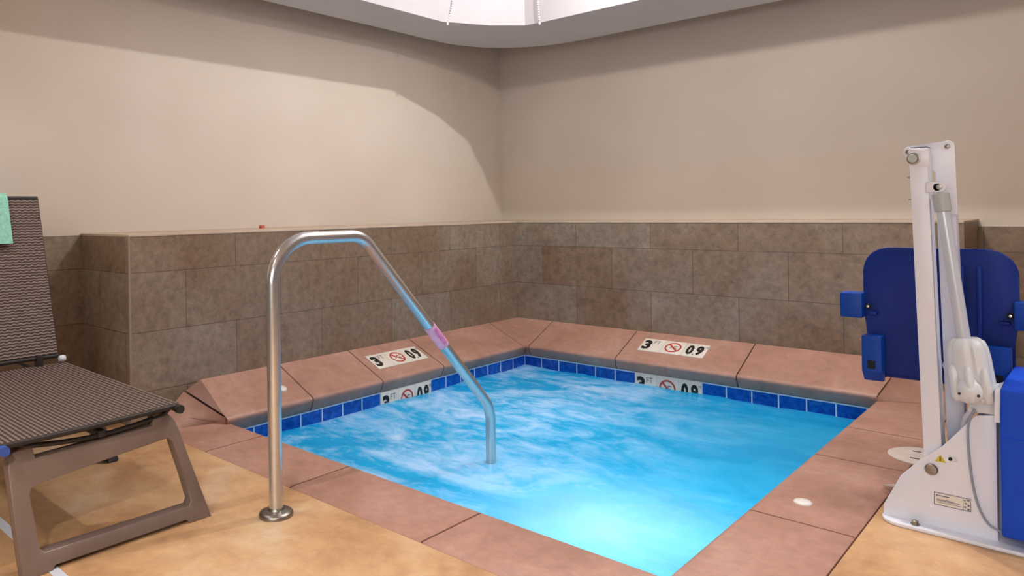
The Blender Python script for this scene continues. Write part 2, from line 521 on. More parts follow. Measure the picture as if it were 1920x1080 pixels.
# coping ------------------------------------------------------------
# profile of the sloped stones: (d = distance behind the pool wall, z)
PROF = [(.0, .0), (-.006, .006), (-.020, .030), (-.031, .056), (-.0345, .066), (-.032, .077), (-.016, .087), (0, .093), (.292, .2235), (.302, .2275), (.302, .0)]
def sl(d, z): return (d, z)
GAP = .0042
def sweep(mb, place, prof, s0, s1):
    """s0(d), s1(d): start and end station for each profile point"""
    bm = mb.bm
    A = [bm.verts.new(place(d, s0(d), z)) for d, z in prof]
    B = [bm.verts.new(place(d, s1(d), z)) for d, z in prof]
    n = len(prof)
    for i in range(n):
        j = (i + 1) % n
        bm.faces.new((A[i], A[j], B[j], B[i]))
    bm.faces.new(A[::-1]); bm.faces.new(B)
def stones(name, place, prof, cuts, ends=(None, None), groove=True):
    mb = MB()
    for i in range(len(cuts) - 1):
        a, b = cuts[i], cuts[i + 1]
        s0 = (lambda d, a=a: a + GAP) if not (i == 0 and ends[0]) else ends[0]
        s1 = (lambda d, b=b: b - GAP) if not (i == len(cuts) - 2 and ends[1]) else ends[1]
        sweep(mb, place, prof, s0, s1)
    o = struct(mb.build(name, M_COP, smooth=50))
    g = MB()
    pr = [(d + (.008 if d < .1 else 0), max(0.001, z - .008)) for d, z in prof]
    s0 = (lambda d: cuts[0] + .004) if not ends[0] else (lambda d: ends[0](d) + .006)
    s1 = (lambda d: cuts[-1] - .004) if not ends[1] else (lambda d: ends[1](d) - .006)
    sweep(g, place, pr, s0, s1)
    g.build('joint_bed', M_GROUT, o)
    return o
# left row (stations run towards the viewer along -y), mitred at the far corner, splayed at the near end
LEFT = lambda d, s, z: Vector((-d, -s, z))
def left_end(d):
    # outline of the chamfered end: nose reaches 2.60, mid 2.70, wall side 2.58
    if d < .23: return 2.615 + .09 * max(0, d) / .23
    return 2.705 - .126 * (d - .23) / .062
PROF_L = PROF[:8] + [(.233, .1966)] + PROF[8:]
stones('trim_2', LEFT, PROF_L, [.06, .97, 1.53, 2.07, 2.62], ends=(None, left_end))
# far row under the right-hand wall
RIGHT = lambda d, s, z: Vector((s, d, z))
stones('trim_3', RIGHT, PROF, [.06, .78, 1.598, 2.36], ends=(None, lambda d: 2.345 + .2 * max(-.03, d)))
# far corner stone, two mitred halves
mb = MB()
sweep(mb, LEFT, PROF, lambda d: -d, lambda d: .06 - GAP)
sweep(mb, RIGHT, PROF, lambda d: -d, lambda d: .06 - GAP)
struct(mb.build('trim_4', M_COP, smooth=50))
# flat rows nearest the viewer and on the right
def flat_prof(w): return [(.0, .0), (-.008, .006), (-.020, .018), (-.028, .030), (-.029, .038), (-.025, .045), (-.017, .0490), (-.008, ZD), (w - .006, ZD), (w, ZD - .004), (w, -.05), (.0, -.05)]
NEAR = lambda d, s, z: Vector((s, PY - d, z))
RSIDE = lambda d, s, z: Vector((PX + d, -s, z))
stones('trim_5', NEAR, flat_prof(.2885), [-.06, .32, .95, 1.655, 2.33], ends=(lambda d: -.03 - .1 * max(0, d) / .29, None))
stones('trim_6', RSIDE, flat_prof(.3045), [.03, .65, 1.165, 1.945, 2.583], ends=(lambda d: .03 - .16 * max(0, d) / .3, None))
# corner stones: near right (flat), near left and far right (twisted between slope and deck)
mb = MB(); mb.prism([(2.3335, -2.902), (2.666, -2.902), (2.666, -2.586), (2.3335, -2.586)], F, -.05, ZD, bevel=.004)
struct(mb.build('trim_7', M_COP))
def fan(name, top):
    mb = MB(); bm = mb.bm
    n = len(top)
    c = sum((Vector(p) for p in top), Vector()) / n
    ct = bm.verts.new(c)
    tv = [bm.verts.new(p) for p in top]; bv = [bm.verts.new((p[0], p[1], 0.0)) for p in top]
    for i in range(n):
        j = (i + 1) % n
        bm.faces.new((tv[i], tv[j], ct)); bm.faces.new((tv[i], tv[j], bv[j], bv[i]))
    bm.faces.new(bv)
    return struct(mb.build(name, M_COP, smooth=60))
fan('trim_8', [(.030, -2.588, .066), (-.005, -2.624, .090), (-.228, -2.712, .194), (-.262, -2.82, .075), (-.262, -2.905, ZD), (-.135, -2.905, ZD), (-.034, -2.625, ZD + .004)])
fan('trim_9', [(2.338, -.026, .064), (2.352, .0, .09), (2.408, .303, .222), (2.60, .305, .075), (2.668, .22, ZD), (2.668, .138, ZD), (2.35, -.022, ZD + .003)])

# pool basin, waterline tiles, drain strip
mb = MB()
zb = -.95
mb.box(-.06, 0, PY, 0, zb, -.155); mb.box(0, PX, 0, .06, zb, -.155)
mb.box(PX, PX + .06, PY, 0, zb, -.155); mb.box(0, PX, PY - .06, PY, zb, -.155)
mb.box(-.06, PX + .06, PY - .06, .06, zb - .06, zb)
struct(mb.build('pool_basin', M_PLASTER))
struct(MB().box(-.02, .0, PY, 0, -.155, 0.0).build('trim_10', M_BTY))
struct(MB().box(0, PX, 0, .02, -.155, 0.0).build('trim_11', M_BTX))
struct(MB().box(PX, PX + .02, PY, 0, -.155, 0.0).build('trim_12', M_BTY))
struct(MB().box(0, PX, PY - .02, PY, -.155, 0.0).build('trim_13', M_BTX))
struct(MB().box(XW, 5.0, -3.795, -3.765, ZD - .01, ZD + .002).build('trim_14', M_STRIP))

# water
def wf(u, v):
    x = .001 + u * (PX - .002); y = PY + .001 + v * (-PY - .002)
    q = Vector((x * 3.1 + 4, y * 3.1, 1.7)); q2 = Vector((x * 9, y * 9, 5.1))
    amp = .010 * (1.25 - .35 * x)
    h = amp * noise.noise(q) + .0045 * noise.noise(q2)
    # ripples in the corner over the lamp
    return Vector((x, y, WZ + h))
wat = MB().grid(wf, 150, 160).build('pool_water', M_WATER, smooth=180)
wat['label'] = 'turquoise bubbling water filling the square hot tub'; wat['category'] = 'water'; wat['kind'] = 'stuff'

# ------------------------------------------------------------------ depth markers
def marker(label, M):
    root = thing('depth_marker', label, 'depth marker', group='white 3 FT depth markers', M=M)
    L, W = .457, .150
    mb = MB()
    for k in range(3):
        mb.box(k * L / 3 + .0008, (k + 1) * L / 3 - .0008, .0, W, -.002, .0025, .0008)
    mb.build('tile', M_WHITE, root, local=True)
    z0, z1 = .002, .0034
    for ch_, x0_, x1_ in (('3', .014, .072), ('0', .322, .370), ('9', .386, .434)):
        text_mesh(ch_, x0_, .022, x1_, .128, z0, z1, .05).build('numeral', M_BLACK, root, local=True)
    MB().box(.3755, .3835, .022, .031, z0, z1).build('decimal_point', M_BLACK, root, local=True)
    text_mesh('FT', .082, .092, .128, .128, z0, z1, .0).build('unit_lettering', M_GREYT, root, local=True)
    text_mesh('M', .437, .103, .453, .128, z0, z1, .0).build('unit_lettering', M_GREYT, root, local=True)
    cx, cy, R = .2285, .075, .056
    s = MB()
    s.prism([(cx + R * math.cos(i * math.pi / 20), cy + R * math.sin(i * math.pi / 20)) for i in range(40)], F, z0, z1,
            holes=[[(cx + .8 * R * math.cos(i * math.pi / 20), cy + .8 * R * math.sin(i * math.pi / 20)) for i in range(40)]])
    w = .0045; a = .72 * R
    s.prism([(cx - a * .8 - w, cy + a * .8 - w), (cx + a * .8 - w, cy - a * .8 - w), (cx + a * .8 + w, cy - a * .8 + w), (cx - a * .8 + w, cy + a * .8 + w)], F, z0, z1)
    sym = s.build('no_diving_symbol', M_RED, root, local=True)
    d = MB()      # little diver
    d.prism([(cx - .026, cy - .008), (cx - .021, cy - .013), (cx + .014, cy + .014), (cx + .03, cy + .012), (cx + .03, cy + .018), (cx + .010, cy + .022)], F, z0, z1 - .0004)
    d.prism([(cx + .018 + .007 * math.cos(i * math.pi / 6), cy - .004 + .007 * math.sin(i * math.pi / 6)) for i in range(12)], F, z0, z1 - .0004)
    d.build('diver_figure', M_GREYT, sym, local=True)
    return root
def frame(o, X, Y):
    X = Vector(X).normalized(); Y = Vector(Y).normalized(); Z = X.cross(Y)
    M = Matrix((X, Y, Z)).transposed().to_4x4(); M.translation = Vector(o); return M
sdir = Vector((.292, 0, .2235 - .092)).normalized()
ss = Vector((-.292, 0, .1315)).normalized()
def onleft(y, u): return Vector((0, y, .092)) + ss * u
marker('white 3 FT depth marker lying on the sloped coping below the left wall', frame(onleft(-1.468, .075) + Vector((.41, 0, .91)) * .002, (0, 1, 0), ss))
sr = Vector((0, .292, .1315)).normalized()
marker('white 3 FT depth marker lying on the sloped coping below the right wall', frame(Vector((.885, 0, .092)) + sr * .095 + Vector((0, -.41, .91)) * .002, (1, 0, 0), sr))
marker('white 3 FT depth marker half under water in the left blue tile band', frame((.002, -10 * TP, -.152), (0, 1, 0), (0, 0, 1)))
marker('white 3 FT depth marker half under water in the right blue tile band', frame((6 * TP, -.002, -.152), (1, 0, 0), (0, 0, 1)))

# ------------------------------------------------------------------ handrail
hx = 1.13
root = thing('handrail', 'bent stainless steel handrail rising from the deck and dipping into the water', 'handrail', (hx, -3.094, ZD))
path = fillet([(hx, -3.094, ZD + .005), (hx, -3.094, 1.024), (hx, -2.671, 1.024), (hx, -1.868, .178), (hx, -1.868, -.10)], [.16, .13, .16], 12)
MB().tube(path, .0243, 24).build('rail', M_STEEL, root, smooth=60)
Mz = Matrix.Translation((hx, -3.094, ZD))
MB().lathe([(.060, 0), (.060, .008), (.057, .014), (.046, .019), (.030, .022), (.027, .028), (.0243, .028)], Mz, 40).build('base_flange', M_STEELD, root, smooth=50)
d1, d2 = Vector((hx, -2.287, .619)), Vector((hx, -2.196, .523))
ax = (d2 - d1).normalized()
slv = MB().tube([d1, d1 + ax * .002, d2 - ax * .002, d2], .0262, 24).build('tape_band', M_PINK, root, smooth=60, label='pink tape band wrapped round the rail')
nrm = Vector((.62, -.55, .55)); nrm = (nrm - ax * nrm.dot(ax)).normalized(); tt = ax.cross(nrm)
mb = MB()
for s0, s1 in ((-.55, .45),):
    def tf(u, v):
        a = s0 + (s1 - s0) * u
        return d1.lerp(d2, .12 + .76 * v) + (nrm * math.cos(a) + tt * math.sin(a)) * .0266
    mb.grid(tf, 6, 1)
mb.build('tape_print', M_PINKD, slv, smooth=60, label='darker violet printed panel')

# ------------------------------------------------------------------ caps, lid, small objects
def cap(name, label, cat, M, r, mat, group=None):
    o = MB().lathe([(r, 0), (r, .004), (r * .86, .008), (r * .4, .0095), (0, .010)], M, 28).build(name, mat, None, smooth=50)
    o['label'] = label; o['category'] = cat
    if group: o['group'] = group
    return o
cap('plumbing_cap', 'round white cap on the flat brown coping left of the lift base', 'cap', Matrix.Translation((2.461, -1.760, ZD - .001)), .031, M_CAP, 'white caps in the coping')
zz = Vector((.41, 0, .912)).normalized()
Mc = frame(onleft(-2.19, .098), Vector((0, 1, 0)), ss)
cap('plumbing_cap', 'round white cap on the sloped coping directly behind the handrail post', 'cap', Mc, .026, M_CAP, 'white caps in the coping')
root = thing('skimmer_lid', 'round pale skimmer lid in the coping behind the lift mast', 'lid', (2.69, -.925, ZD))
MB().lathe([(.127, -.004), (.127, .004), (.120, .007), (.0, .008)], Matrix.Translation((2.69, -.925, ZD)), 48).build('cover', M_LID, root, smooth=50)
for dx, dy in ((-.03, .045), (-.022, -.06)):
    MB().box(2.69 + dx - .016, 2.69 + dx + .016, -.925 + dy - .004, -.925 + dy + .004, ZD + .0075, ZD + .0087).build('finger_slot', M_HOLE, root)
o = MB().lathe([(.019, 0), (.019, .016), (.016, .020), (0, .021)], Matrix.Translation((-.71, -1.889, HL)), 20).build('bottle_cap', M_ORANGE, smooth=50)
o['label'] = 'small red plastic cap lying on the tiled ledge of the left wall'; o['category'] = 'cap'

# ------------------------------------------------------------------ pool lift
LX, LY, LZ = 2.70, -1.70, ZD
lift = thing('pool_lift', 'white pool lift with a blue seat standing on the deck at the right', 'pool lift', (LX, LY, LZ))
def XZ(u, v, t): return Vector((LX + u, LY + t, LZ + v))
def XY(u, v, t): return Vector((LX + u, LY + v, LZ + t))
def RZ(ax, x, y, z):      # matrix with local z along the world axis ax
    q = Vector((0, 0, 1)).rotation_difference(Vector(ax)).to_matrix().to_4x4(); q.translation = Vector((LX + x, LY + y, LZ + z)); return q
bp = MB().prism(arc(.055, -.005, .06, 180, 270, 8) + [(.78, -.065), (.78, .30), (.12, .30), (.06, .06), (.0, .03)], XY, .0005, .012, bevel=.003).build('base_plate', M_PWD, lift)
# folded side plate
panel = [(-.001, .010), (.0, .045), (.051, .155), (.107, .221), (.167, .278), (.254, .394), (.306, .404), (.306, .010)]
sp = MB().prism(panel, XZ, -.012, .0, bevel=.003).build('side_plate', M_PWD, lift)
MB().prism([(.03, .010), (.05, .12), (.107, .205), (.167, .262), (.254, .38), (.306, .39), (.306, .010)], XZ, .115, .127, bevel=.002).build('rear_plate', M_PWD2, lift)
MB().prism([(.234, .404), (.246, .470), (.312, .478), (.312, .404)], XZ, -.014, .14, bevel=.004).build('top_block', M_PLW, lift)
# mast (leaning slightly to the pool) and rear link
def lean(a, b, w, y0, y1, mat, name, bev=.004):
    f = lambda u, v, t: Vector((LX + a[0] + (b[0] - a[0]) * v + u, LY + t, LZ + a[1] + (b[1] - a[1]) * v))
    mb = MB(); mb.prism([(0, 0), (w, 0), (w, 1), (0, 1)], f, y0, y1, bevel=bev)
    return mb.build(name, mat, lift)
lean((.116, .15), (.084, 1.253), .051, .002, .078, M_PWD, 'mast')
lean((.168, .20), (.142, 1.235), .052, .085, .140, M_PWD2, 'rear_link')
MB().box(LX + .088, LX + .134, LY + .008, LY + .074, LZ + 1.2525, LZ + 1.256).build('mast_cap', M_DARK, lift)
# top bracket: rounded plate behind the mast, with flange dropping on the right
pl = arc(.075, 1.245, .020, 90, 270, 8) + [(.10, 1.222), (.150, 1.17), (.150, 1.03), (.205, 1.03), (.199, 1.255)] + arc(.180, 1.258, .019, 0, 110, 6)
tb = MB().prism(pl, XZ, .079, .087, bevel=.002).build('top_bracket', M_PWD, lift)
MB().lathe([(.0075, 0), (.0075, .006), (.004, .007), (0, .007)], RZ((0, -1, 0), .070, .0785, 1.245), 16).build('bolt', M_STEELD, tb)
MB().lathe([(.0075, 0), (.0075, .006), (.004, .007), (0, .007)], RZ((0, -1, 0), .180, .0785, 1.257), 16).build('bolt', M_STEELD, tb)
MB().box(LX + .088, LX + .142, LY - .004, LY + .003, LZ + 1.190, LZ + 1.249, .002).build('pivot_plate', M_PWD, lift)
MB().lathe([(.019, 0), (.019, .004), (.015, .005), (.015, .018), (.013, .022), (0, .022)], RZ((0, -1, 0), .099, -.003, 1.217), 6 * 4).build('pivot_bolt', M_STEELD, lift)
MB().lathe([(.0185, 0), (.0185, .006), (.015, .010), (.006, .011), (0, .011)], RZ((0, -1, 0), .137, -.0115, .197), 28).build('pivot_bolt', M_STEELD, lift)
for z, x in ((1.156, .086), (1.081, .089)):
    MB().tube([(LX + x + .006, LY + .04, LZ + z), (LX + x - .013, LY + .04, LZ + z + .003)], .0035, 10).build('pin', M_STEELD, lift)
# actuator
a0 = Vector((LX + .168, LY - .005, LZ + 1.122)); a1 = Vector((LX + .240, LY - .012, LZ + .53))
ad = (a1 - a0).normalized()
at = lambda s: a0 + ad * s
act = MB().tube([at(.06), at(.50)], .0185, 24).build('actuator_tube', M_ALU, lift, smooth=60)
MB().tube([at(.022), at(.024), at(.080), at(.082)], [.019, .0245, .0235, .019], 24).build('collar', M_GREYP, act, smooth=40)
MB().box(LX + .132, LX + .176, LY - .020, LY - .012, LZ + 1.103, LZ + 1.139, .006).lathe([(.0165, -.001), (.0165, .008), (0, .008)], RZ((0, -1, 0), .170, -.012, 1.121), 20).build('clevis', M_PWD, lift)
MB().lathe([(.0085, 0), (.0085, .004), (0, .005)], RZ((0, -1, 0), .170, -.020, 1.121), 14).build('clevis_pin', M_STEELD, lift)
# motor housing: ribbed body, rounded gear case at the foot
q = Vector((0, 0, 1)).rotation_difference(-ad).to_matrix().to_4x4()
hc = at(.50); q.translation = hc
prof = []
for i in range(48):
    a = 2 * math.pi * i / 48
    r = .055 * (.94 + .13 * min(1, 2.2 * abs(math.sin(3.0 * a + .9))))
    prof.append((r * math.cos(a) * 1.04, r * math.sin(a) * .86))
bmh = MB()
st = [(-.185, .86), (-.178, 1.0), (-.05, .95), (-.02, .90), (.0, .80), (.012, .55)]
rings = [[bmh.bm.verts.new(q @ Vector((x * k + .004, y * k, h))) for x, y in prof] for h, k in st]
for r0, r1 in zip(rings, rings[1:]):
    for i in range(48):
        j = (i + 1) % 48; bmh.bm.faces.new((r0[i], r0[j], r1[j], r1[i]))
bmh.bm.faces.new(rings[0][::-1]); bmh.bm.faces.new(rings[-1])
mh = bmh.build('motor_housing', M_PLW, lift, smooth=35)
for k_, off_ in enumerate((-.036, .004, .044)):
    fy = -.052 if k_ == 1 else -.040
    P_ = [q @ Vector((0, 0, h)) + Vector((off_, fy * f_, 0)) for h, f_ in ((-.178, .96), (-.168, 1.05), (-.095, 1.03), (-.075, .85))]
    MB().tube(P_, [.009, .0135, .0125, .008], 14).build('housing_rib', M_PLW, mh, smooth=60)
gp = q.copy(); gp.translation = at(.66) + Vector((-.002, -.030, .012))
gm = gp @ Matrix.Diagonal((1.0, .9, .95, 1))
MB().lathe([(0, .048)] + [(.043 * math.cos(math.radians(b)), .046 * math.sin(math.radians(b))) for b in range(75, -76, -15)] + [(0, -.047)], gm, 30).build('gear_case', M_PLW, mh, smooth=60)
for dx in (-.024, .024):
    MB().lathe([(.0042, 0), (.0042, .003), (0, .003)], RZ((0, -1, 0), (at(.66).x - LX) + dx - .002, -.0755, at(.66).z - LZ + .004), 12).build('screw', M_DARK, mh)
# power cable hanging from the housing to the control box
cb0 = at(.71)
cpts = [cb0 + Vector((0, -.01, .0)), Vector((LX + .236, LY - .022, LZ + .36)), Vector((LX + .238, LY - .022, LZ + .26)), Vector((LX + .247, LY - .022, LZ + .17)), Vector((LX + .262, LY - .022, LZ + .105)), Vector((LX + .285, LY - .022, LZ + .062)), Vector((LX + .32, LY - .022, LZ + .045))]
def smoothpts(P, n=8):
    out = []
    for i in range(len(P) - 1):
        p0, p1, p2, p3 = P[max(0, i - 1)], P[i], P[i + 1], P[min(len(P) - 1, i + 2)]
        for k in range(n):
            t = k / n
            out.append(.5 * ((2 * p1) + (p2 - p0) * t + (2 * p0 - 5 * p1 + 4 * p2 - p3) * t * t + (3 * p1 - p0 - 3 * p2 + p3) * t ** 3))
    out.append(P[-1]); return out
MB().tube(smoothpts(cpts), .0035, 10).build('power_cable', M_CABLE, lift, smooth=60)
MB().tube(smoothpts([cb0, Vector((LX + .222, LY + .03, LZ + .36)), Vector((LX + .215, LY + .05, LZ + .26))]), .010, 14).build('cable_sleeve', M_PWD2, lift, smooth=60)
# stickers and screws of the side plate
tri = MB().prism([(.146, .226), (.176, .226), (.161, .250)], XZ, -.0135, -.0118).build('warning_sticker', M_YEL, lift, label='yellow triangular warning sticker')
MB().prism([(.159, .230), (.163, .230), (.162, .244), (.160, .244)], XZ, -.0142, -.0134).build('warning_mark', M_BLACK, tri)
MB().lathe([(.0055, 0), (.0055, .004), (0, .004)], RZ((0, -1, 0), .188, -.012, .242), 16).build('plug', M_HOLE, lift)
MB().lathe([(.0085, 0), (.0085, .003), (.006, .004), (0, .004)], RZ((0, -1, 0), .199, -.012, .243), 18).build('screw_cap', M_PLW, lift)
lab = MB().prism([(.143, .086), (.239, .086), (.239, .125), (.143, .125)], XZ, -.0132, -.0118).build('rating_label', M_WHITE, lift, label='small white rating label with a thin dark border')
mk = MB()
for u0, u1, v0, v1 in ((.143, .239, .0845, .0862), (.143, .239, .1238, .1254), (.1425, .1440, .0845, .1254), (.2380, .2395, .0845, .1254), (.219, .2200, .086, .124),
                       (.1485, .1525, .1140, .1180), (.154, .184, .1145, .1172), (.150, .196, .1035, .1045), (.150, .212, .1010, .1020), (.150, .207, .0985, .0995), (.150, .213, .0935, .0945),
                       (.222, .226, .115, .119), (.230, .236, .117, .121), (.223, .229, .106, .110), (.231, .236, .100, .106), (.222, .227, .094, .099), (.230, .236, .088, .093)):
    mk.box(LX + u0, LX + u1, LY - .0140, LY - .0130, LZ + v0, LZ + v1)
mk.build('label_print', M_INK, lab)
nut = MB().box(LX + .055, LX + .155, LY - .046, LY - .040, LZ + .012, LZ + .0145)
nut.build('slot_washer', M_PWD2, bp)
MB().lathe([(.014, 0), (.014, .003), (.0095, .003), (.0095, .012), (.006, .014), (0, .014)], RZ((0, 0, 1), .095, -.042, .013), 6).build('anchor_bolt', M_STEELD, bp)
MB().lathe([(.014, 0), (.014, .003), (.0095, .003), (.0095, .012), (.006, .014), (0, .014)], RZ((0, 0, 1), .395, -.042, .012), 6).build('anchor_bolt', M_STEELD, bp)
MB().tube([(LX + .03, LY + .24, LZ + .025), (LX - .02, LY + .275, LZ + .02), (LX - .055, LY + .285, LZ + .012)], [.009, .008, .003], 12).build('tie_down_lever', M_LID, lift)
# blue cover over the battery and counterweight
cv = MB()
cv.box(LX + .322, LX + .80, LY - .085, LY + .33, LZ + .055, LZ + .505, .009, 3)
bmesh.ops.subdivide_edges(cv.bm, edges=cv.bm.edges[:], cuts=5, use_grid_fill=True)
for v in cv.bm.verts:
    v.co.x += .003 * noise.noise(v.co * 7); v.co.y += .004 * noise.noise(v.co * 6 + Vector((3, 1, 2))); v.co.z += .004 * noise.noise(v.co * 5 + Vector((7, 0, 0)))
cvo = cv.build('battery_cover', M_COVER, lift, smooth=50, label='bright blue fabric cover over the battery')
MB().box(LX + .326, LX + .796, LY - .0865, LY - .083, LZ + .352, LZ + .356).build('seam', M_COVER, cvo)
MB().prism([(.306, .395), (.322, .395), (.322, .500), (.308, .492)], XZ, -.07, .06, bevel=.002).build('cover_lip', M_PWD, lift)
# seat, seen from behind
SY = .35
seat = MB()
def seat_loop():
    l, r, top = -.136, .336, .903
    return ([(l + .012, .40), (l + .012, .56), (l + .004, .625), (l, .66)] + [(l, .80)] + arc(l + .092, .81, .092, 180, 90, 8) +
            arc(r - .092, .81, .092, 90, 0, 8) + [(r, .67), (r - .004, .635), (r - .012, .57), (r - .012, .40), (.26, .40), (.255, .425), (-.06, .425), (-.062, .40)])
def sf(u, v, t):
    c = .035 * ((u - .1) / .24) ** 2      # shallow dish, open towards the far side
    return Vector((LX + u, LY + SY + t + c * 1.0 - .02 * (v - .6), LZ + v))
lp = seat_loop()
st_o = MB(); st_o.prism(lp, sf, 0, .03, bevel=.006)
so = st_o.build('seat_back', M_BLUE, lift, smooth=40, label='dark blue moulded plastic seat back seen from behind')
for u0, u1 in ((.168, .188), (.222, .238)):
    MB().box(LX + u0, LX + u1, LY + SY - .006, LY + SY + .012, LZ + .50, LZ + .84, .006).build('rib', M_BLUE, so)
# side lugs for the arm rests
for sgn, x0, x1 in ((-1, -.205, -.128), (1, .326, .40)):
    lug = MB().box(LX + x0, LX + x1, LY + SY - .03, LY + SY + .05, LZ + .628, LZ + .725, .006).build('armrest_socket', M_BLUEL, lift)
    xb = x1 + .012 if sgn < 0 else x0 - .012
    MB().lathe([(.011, 0), (.011, .006), (0, .007)], RZ((0, -1, 0), xb, SY + .012, .672), 16).build('bolt', M_HOLE, lug)
    MB().lathe([(.005, 0), (.005, .004), (0, .005)], RZ((0, -1, 0), xb, SY + .005, .672), 12).build('bolt_tip', M_STEEL, lug)
    MB().box(LX + min(xb, xb - .03 * sgn), LX + max(xb, xb - .03 * sgn) , LY + SY - .004, LY + SY + .03, LZ + .640, LZ + .652, .004).build('stiffener', M_BLUE, lug)
# leg sockets at the lower corners
for x0, x1 in ((-.128, -.062), (.250, .318)):
    sk = MB().prism([(0, .432), (.0, .565), (.06, .565), (.06, .39), (.035, .39)], lambda u, v, t: Vector((LX + t, LY + SY - .05 + u, LZ + v)), x0, x1, bevel=.004).build('leg_socket', M_BLUEL, lift)
    MB().box(LX + x0 + .020, LX + x0 + .046, LY + SY - .0515, LY + SY - .048, LZ + .442, LZ + .472).build('socket_hole', M_HOLE, sk)
MB().box(LX - .10, LX + .30, LY + SY + .02, LY + SY + .42, LZ + .40, LZ + .45, .02, 3).build('seat_pan', M_BLUE, lift)
MB().tube([(LX + .175, LY + .11, LZ + .52), (LX + .175, LY + SY + .02, LZ + .52)], .022, 16).build('seat_arm', M_PWD2, lift)

# ------------------------------------------------------------------ chaise lounger
ch = thing('chaise_lounger', 'brown wicker chaise lounger with a raised back at the left edge', 'lounger', (.35, -3.6, ZD))
def seat_top(u, v):
    x = -.195 + u * 1.075; y = -3.325 - v * .575
    z = .455 - .006 * u - .010 * v * u - .012 * math.sin(math.pi * v) * (.3 + .7 * math.sin(math.pi * min(1, u * 1.02)))
    return x, y, z
def slab(mb, f, nu, nv, th):
    bm = mb.bm
    T = [[bm.verts.new(f(i / nu, j / nv, 0)) for j in range(nv + 1)] for i in range(nu + 1)]
    B = [[bm.verts.new(f(i / nu, j / nv, th)) for j in range(nv + 1)] for i in range(nu + 1)]
    for i in range(nu):
        for j in range(nv):
            bm.faces.new((T[i][j], T[i + 1][j], T[i + 1][j + 1], T[i][j + 1])); bm.faces.new((B[i][j], B[i][j + 1], B[i + 1][j + 1], B[i + 1][j]))
    for i in range(nu):
        bm.faces.new((T[i][0], B[i][0], B[i + 1][0], T[i + 1][0])); bm.faces.new((T[i][nv], T[i + 1][nv], B[i + 1][nv], B[i][nv]))
    for j in range(nv):
        bm.faces.new((T[0][j], T[0][j + 1], B[0][j + 1], B[0][j])); bm.faces.new((T[nu][j], B[nu][j], B[nu][j + 1], T[nu][j + 1]))
mb = MB(); slab(mb, lambda u, v, t: Vector((seat_top(u, v)[0], seat_top(u, v)[1], seat_top(u, v)[2] - t)), 24, 14, .014)
sw = mb.build('seat', M_SEAT, ch, smooth=60)
for v in (.012, .988):
    pts = [Vector(seat_top(i / 16, v)) - Vector((0, 0, .016)) for i in range(17)]
    pts[-1].x += .02
    rl = MB().tube(pts, .0125, 14).build('seat_rail', M_DARK, ch, smooth=60)
    e = pts[-1]
    MB().tube([e - Vector((.022, 0, 0)), e + Vector((.006, 0, 0))], .0150, 14).build('end_cap', M_DARK if v < .5 else M_BLUEC, rl, smooth=50)
MB().tube([Vector(seat_top(1.0, i / 12)) - Vector((.006, 0, .008)) for i in range(13)], .0095, 12).build('front_rail', M_DARK, ch, smooth=60)
# front leg frame, leaning
def lf(u, v, t):
    x = .966 - .115 * (v - .05) / .36
    return Vector((x + t, u, v))
outl = [(-3.252, .05), (-3.275, .15), (-3.300, .258), (-3.318, .345), (-3.330, .385), (-3.352, .412), (-3.385, .424), (-3.405, .424), (-3.412, .384), (-3.60, .377), (-3.795, .370), (-3.802, .409),
        (-3.838, .409), (-3.862, .395), (-3.874, .36), (-3.872, .20), (-3.866, .05), (-3.785, .05), (-3.775, .064), (-3.345, .064), (-3.335, .05)]
hole = [(-3.365, .333), (-3.352, .322), (-3.330, .20), (-3.318, .118), (-3.328, .104), (-3.60, .106), (-3.800, .108), (-3.812, .120), (-3.822, .275), (-3.812, .293), (-3.60, .314)]
MB().prism(outl, lf, -.048, .0, holes=[hole], bevel=.004).build('front_leg_frame', M_FRAME, ch, smooth=45)
# rear legs
for s in (0, 1):
    y0 = -3.33 if s == 0 else -3.87; y1 = -3.245 if s == 0 else -3.955
    b = MB()
    A = [Vector((-.06 + dx, y0 + dy, .43)) for dx, dy in ((-.05, -.03), (.05, -.03), (.05, .03), (-.05, .03))]
    B = [Vector((.115 + dx, y1 + dy, ZD)) for dx, dy in ((-.03, -.026), (.035, -.026), (.035, .026), (-.03, .026))]
    va = [b.bm.verts.new(p) for p in A]; vb = [b.bm.verts.new(p) for p in B]
    for i in range(4):
        j = (i + 1) % 4; b.bm.faces.new((va[i], va[j], vb[j], vb[i]))
    b.bm.faces.new(va); b.bm.faces.new(vb)
    bmesh.ops.bevel(b.bm, geom=b.bm.edges[:], offset=.006, segments=2, affect='EDGES')
    b.build('rear_leg', M_DARK, ch)
# crossbars under the seat
cbp = [Vector((.845, -3.37 - .45 * t, .410 - .020 * math.sin(math.pi * t))) for t in [i / 12 for i in range(13)]]
cbp = [Vector((.845, -3.345, .428))] + cbp + [Vector((.845, -3.845, .420))]
MB().tube(cbp, .0085, 12).build('crossbar', M_DARK, ch, smooth=60)
MB().box(.25, .86, -3.60, -3.575, .385, .408, .003).build('centre_spar', M_DARK, ch)
MB().tube([(-.08, -3.34, .406), (-.08, -3.87, .406)], .013, 12).build('crossbar', M_DARK, ch, smooth=60)
MB().tube([(.42, -3.335, .404), (.42, -3.885, .402)], .011, 12).build('crossbar', M_DARK, ch, smooth=60)
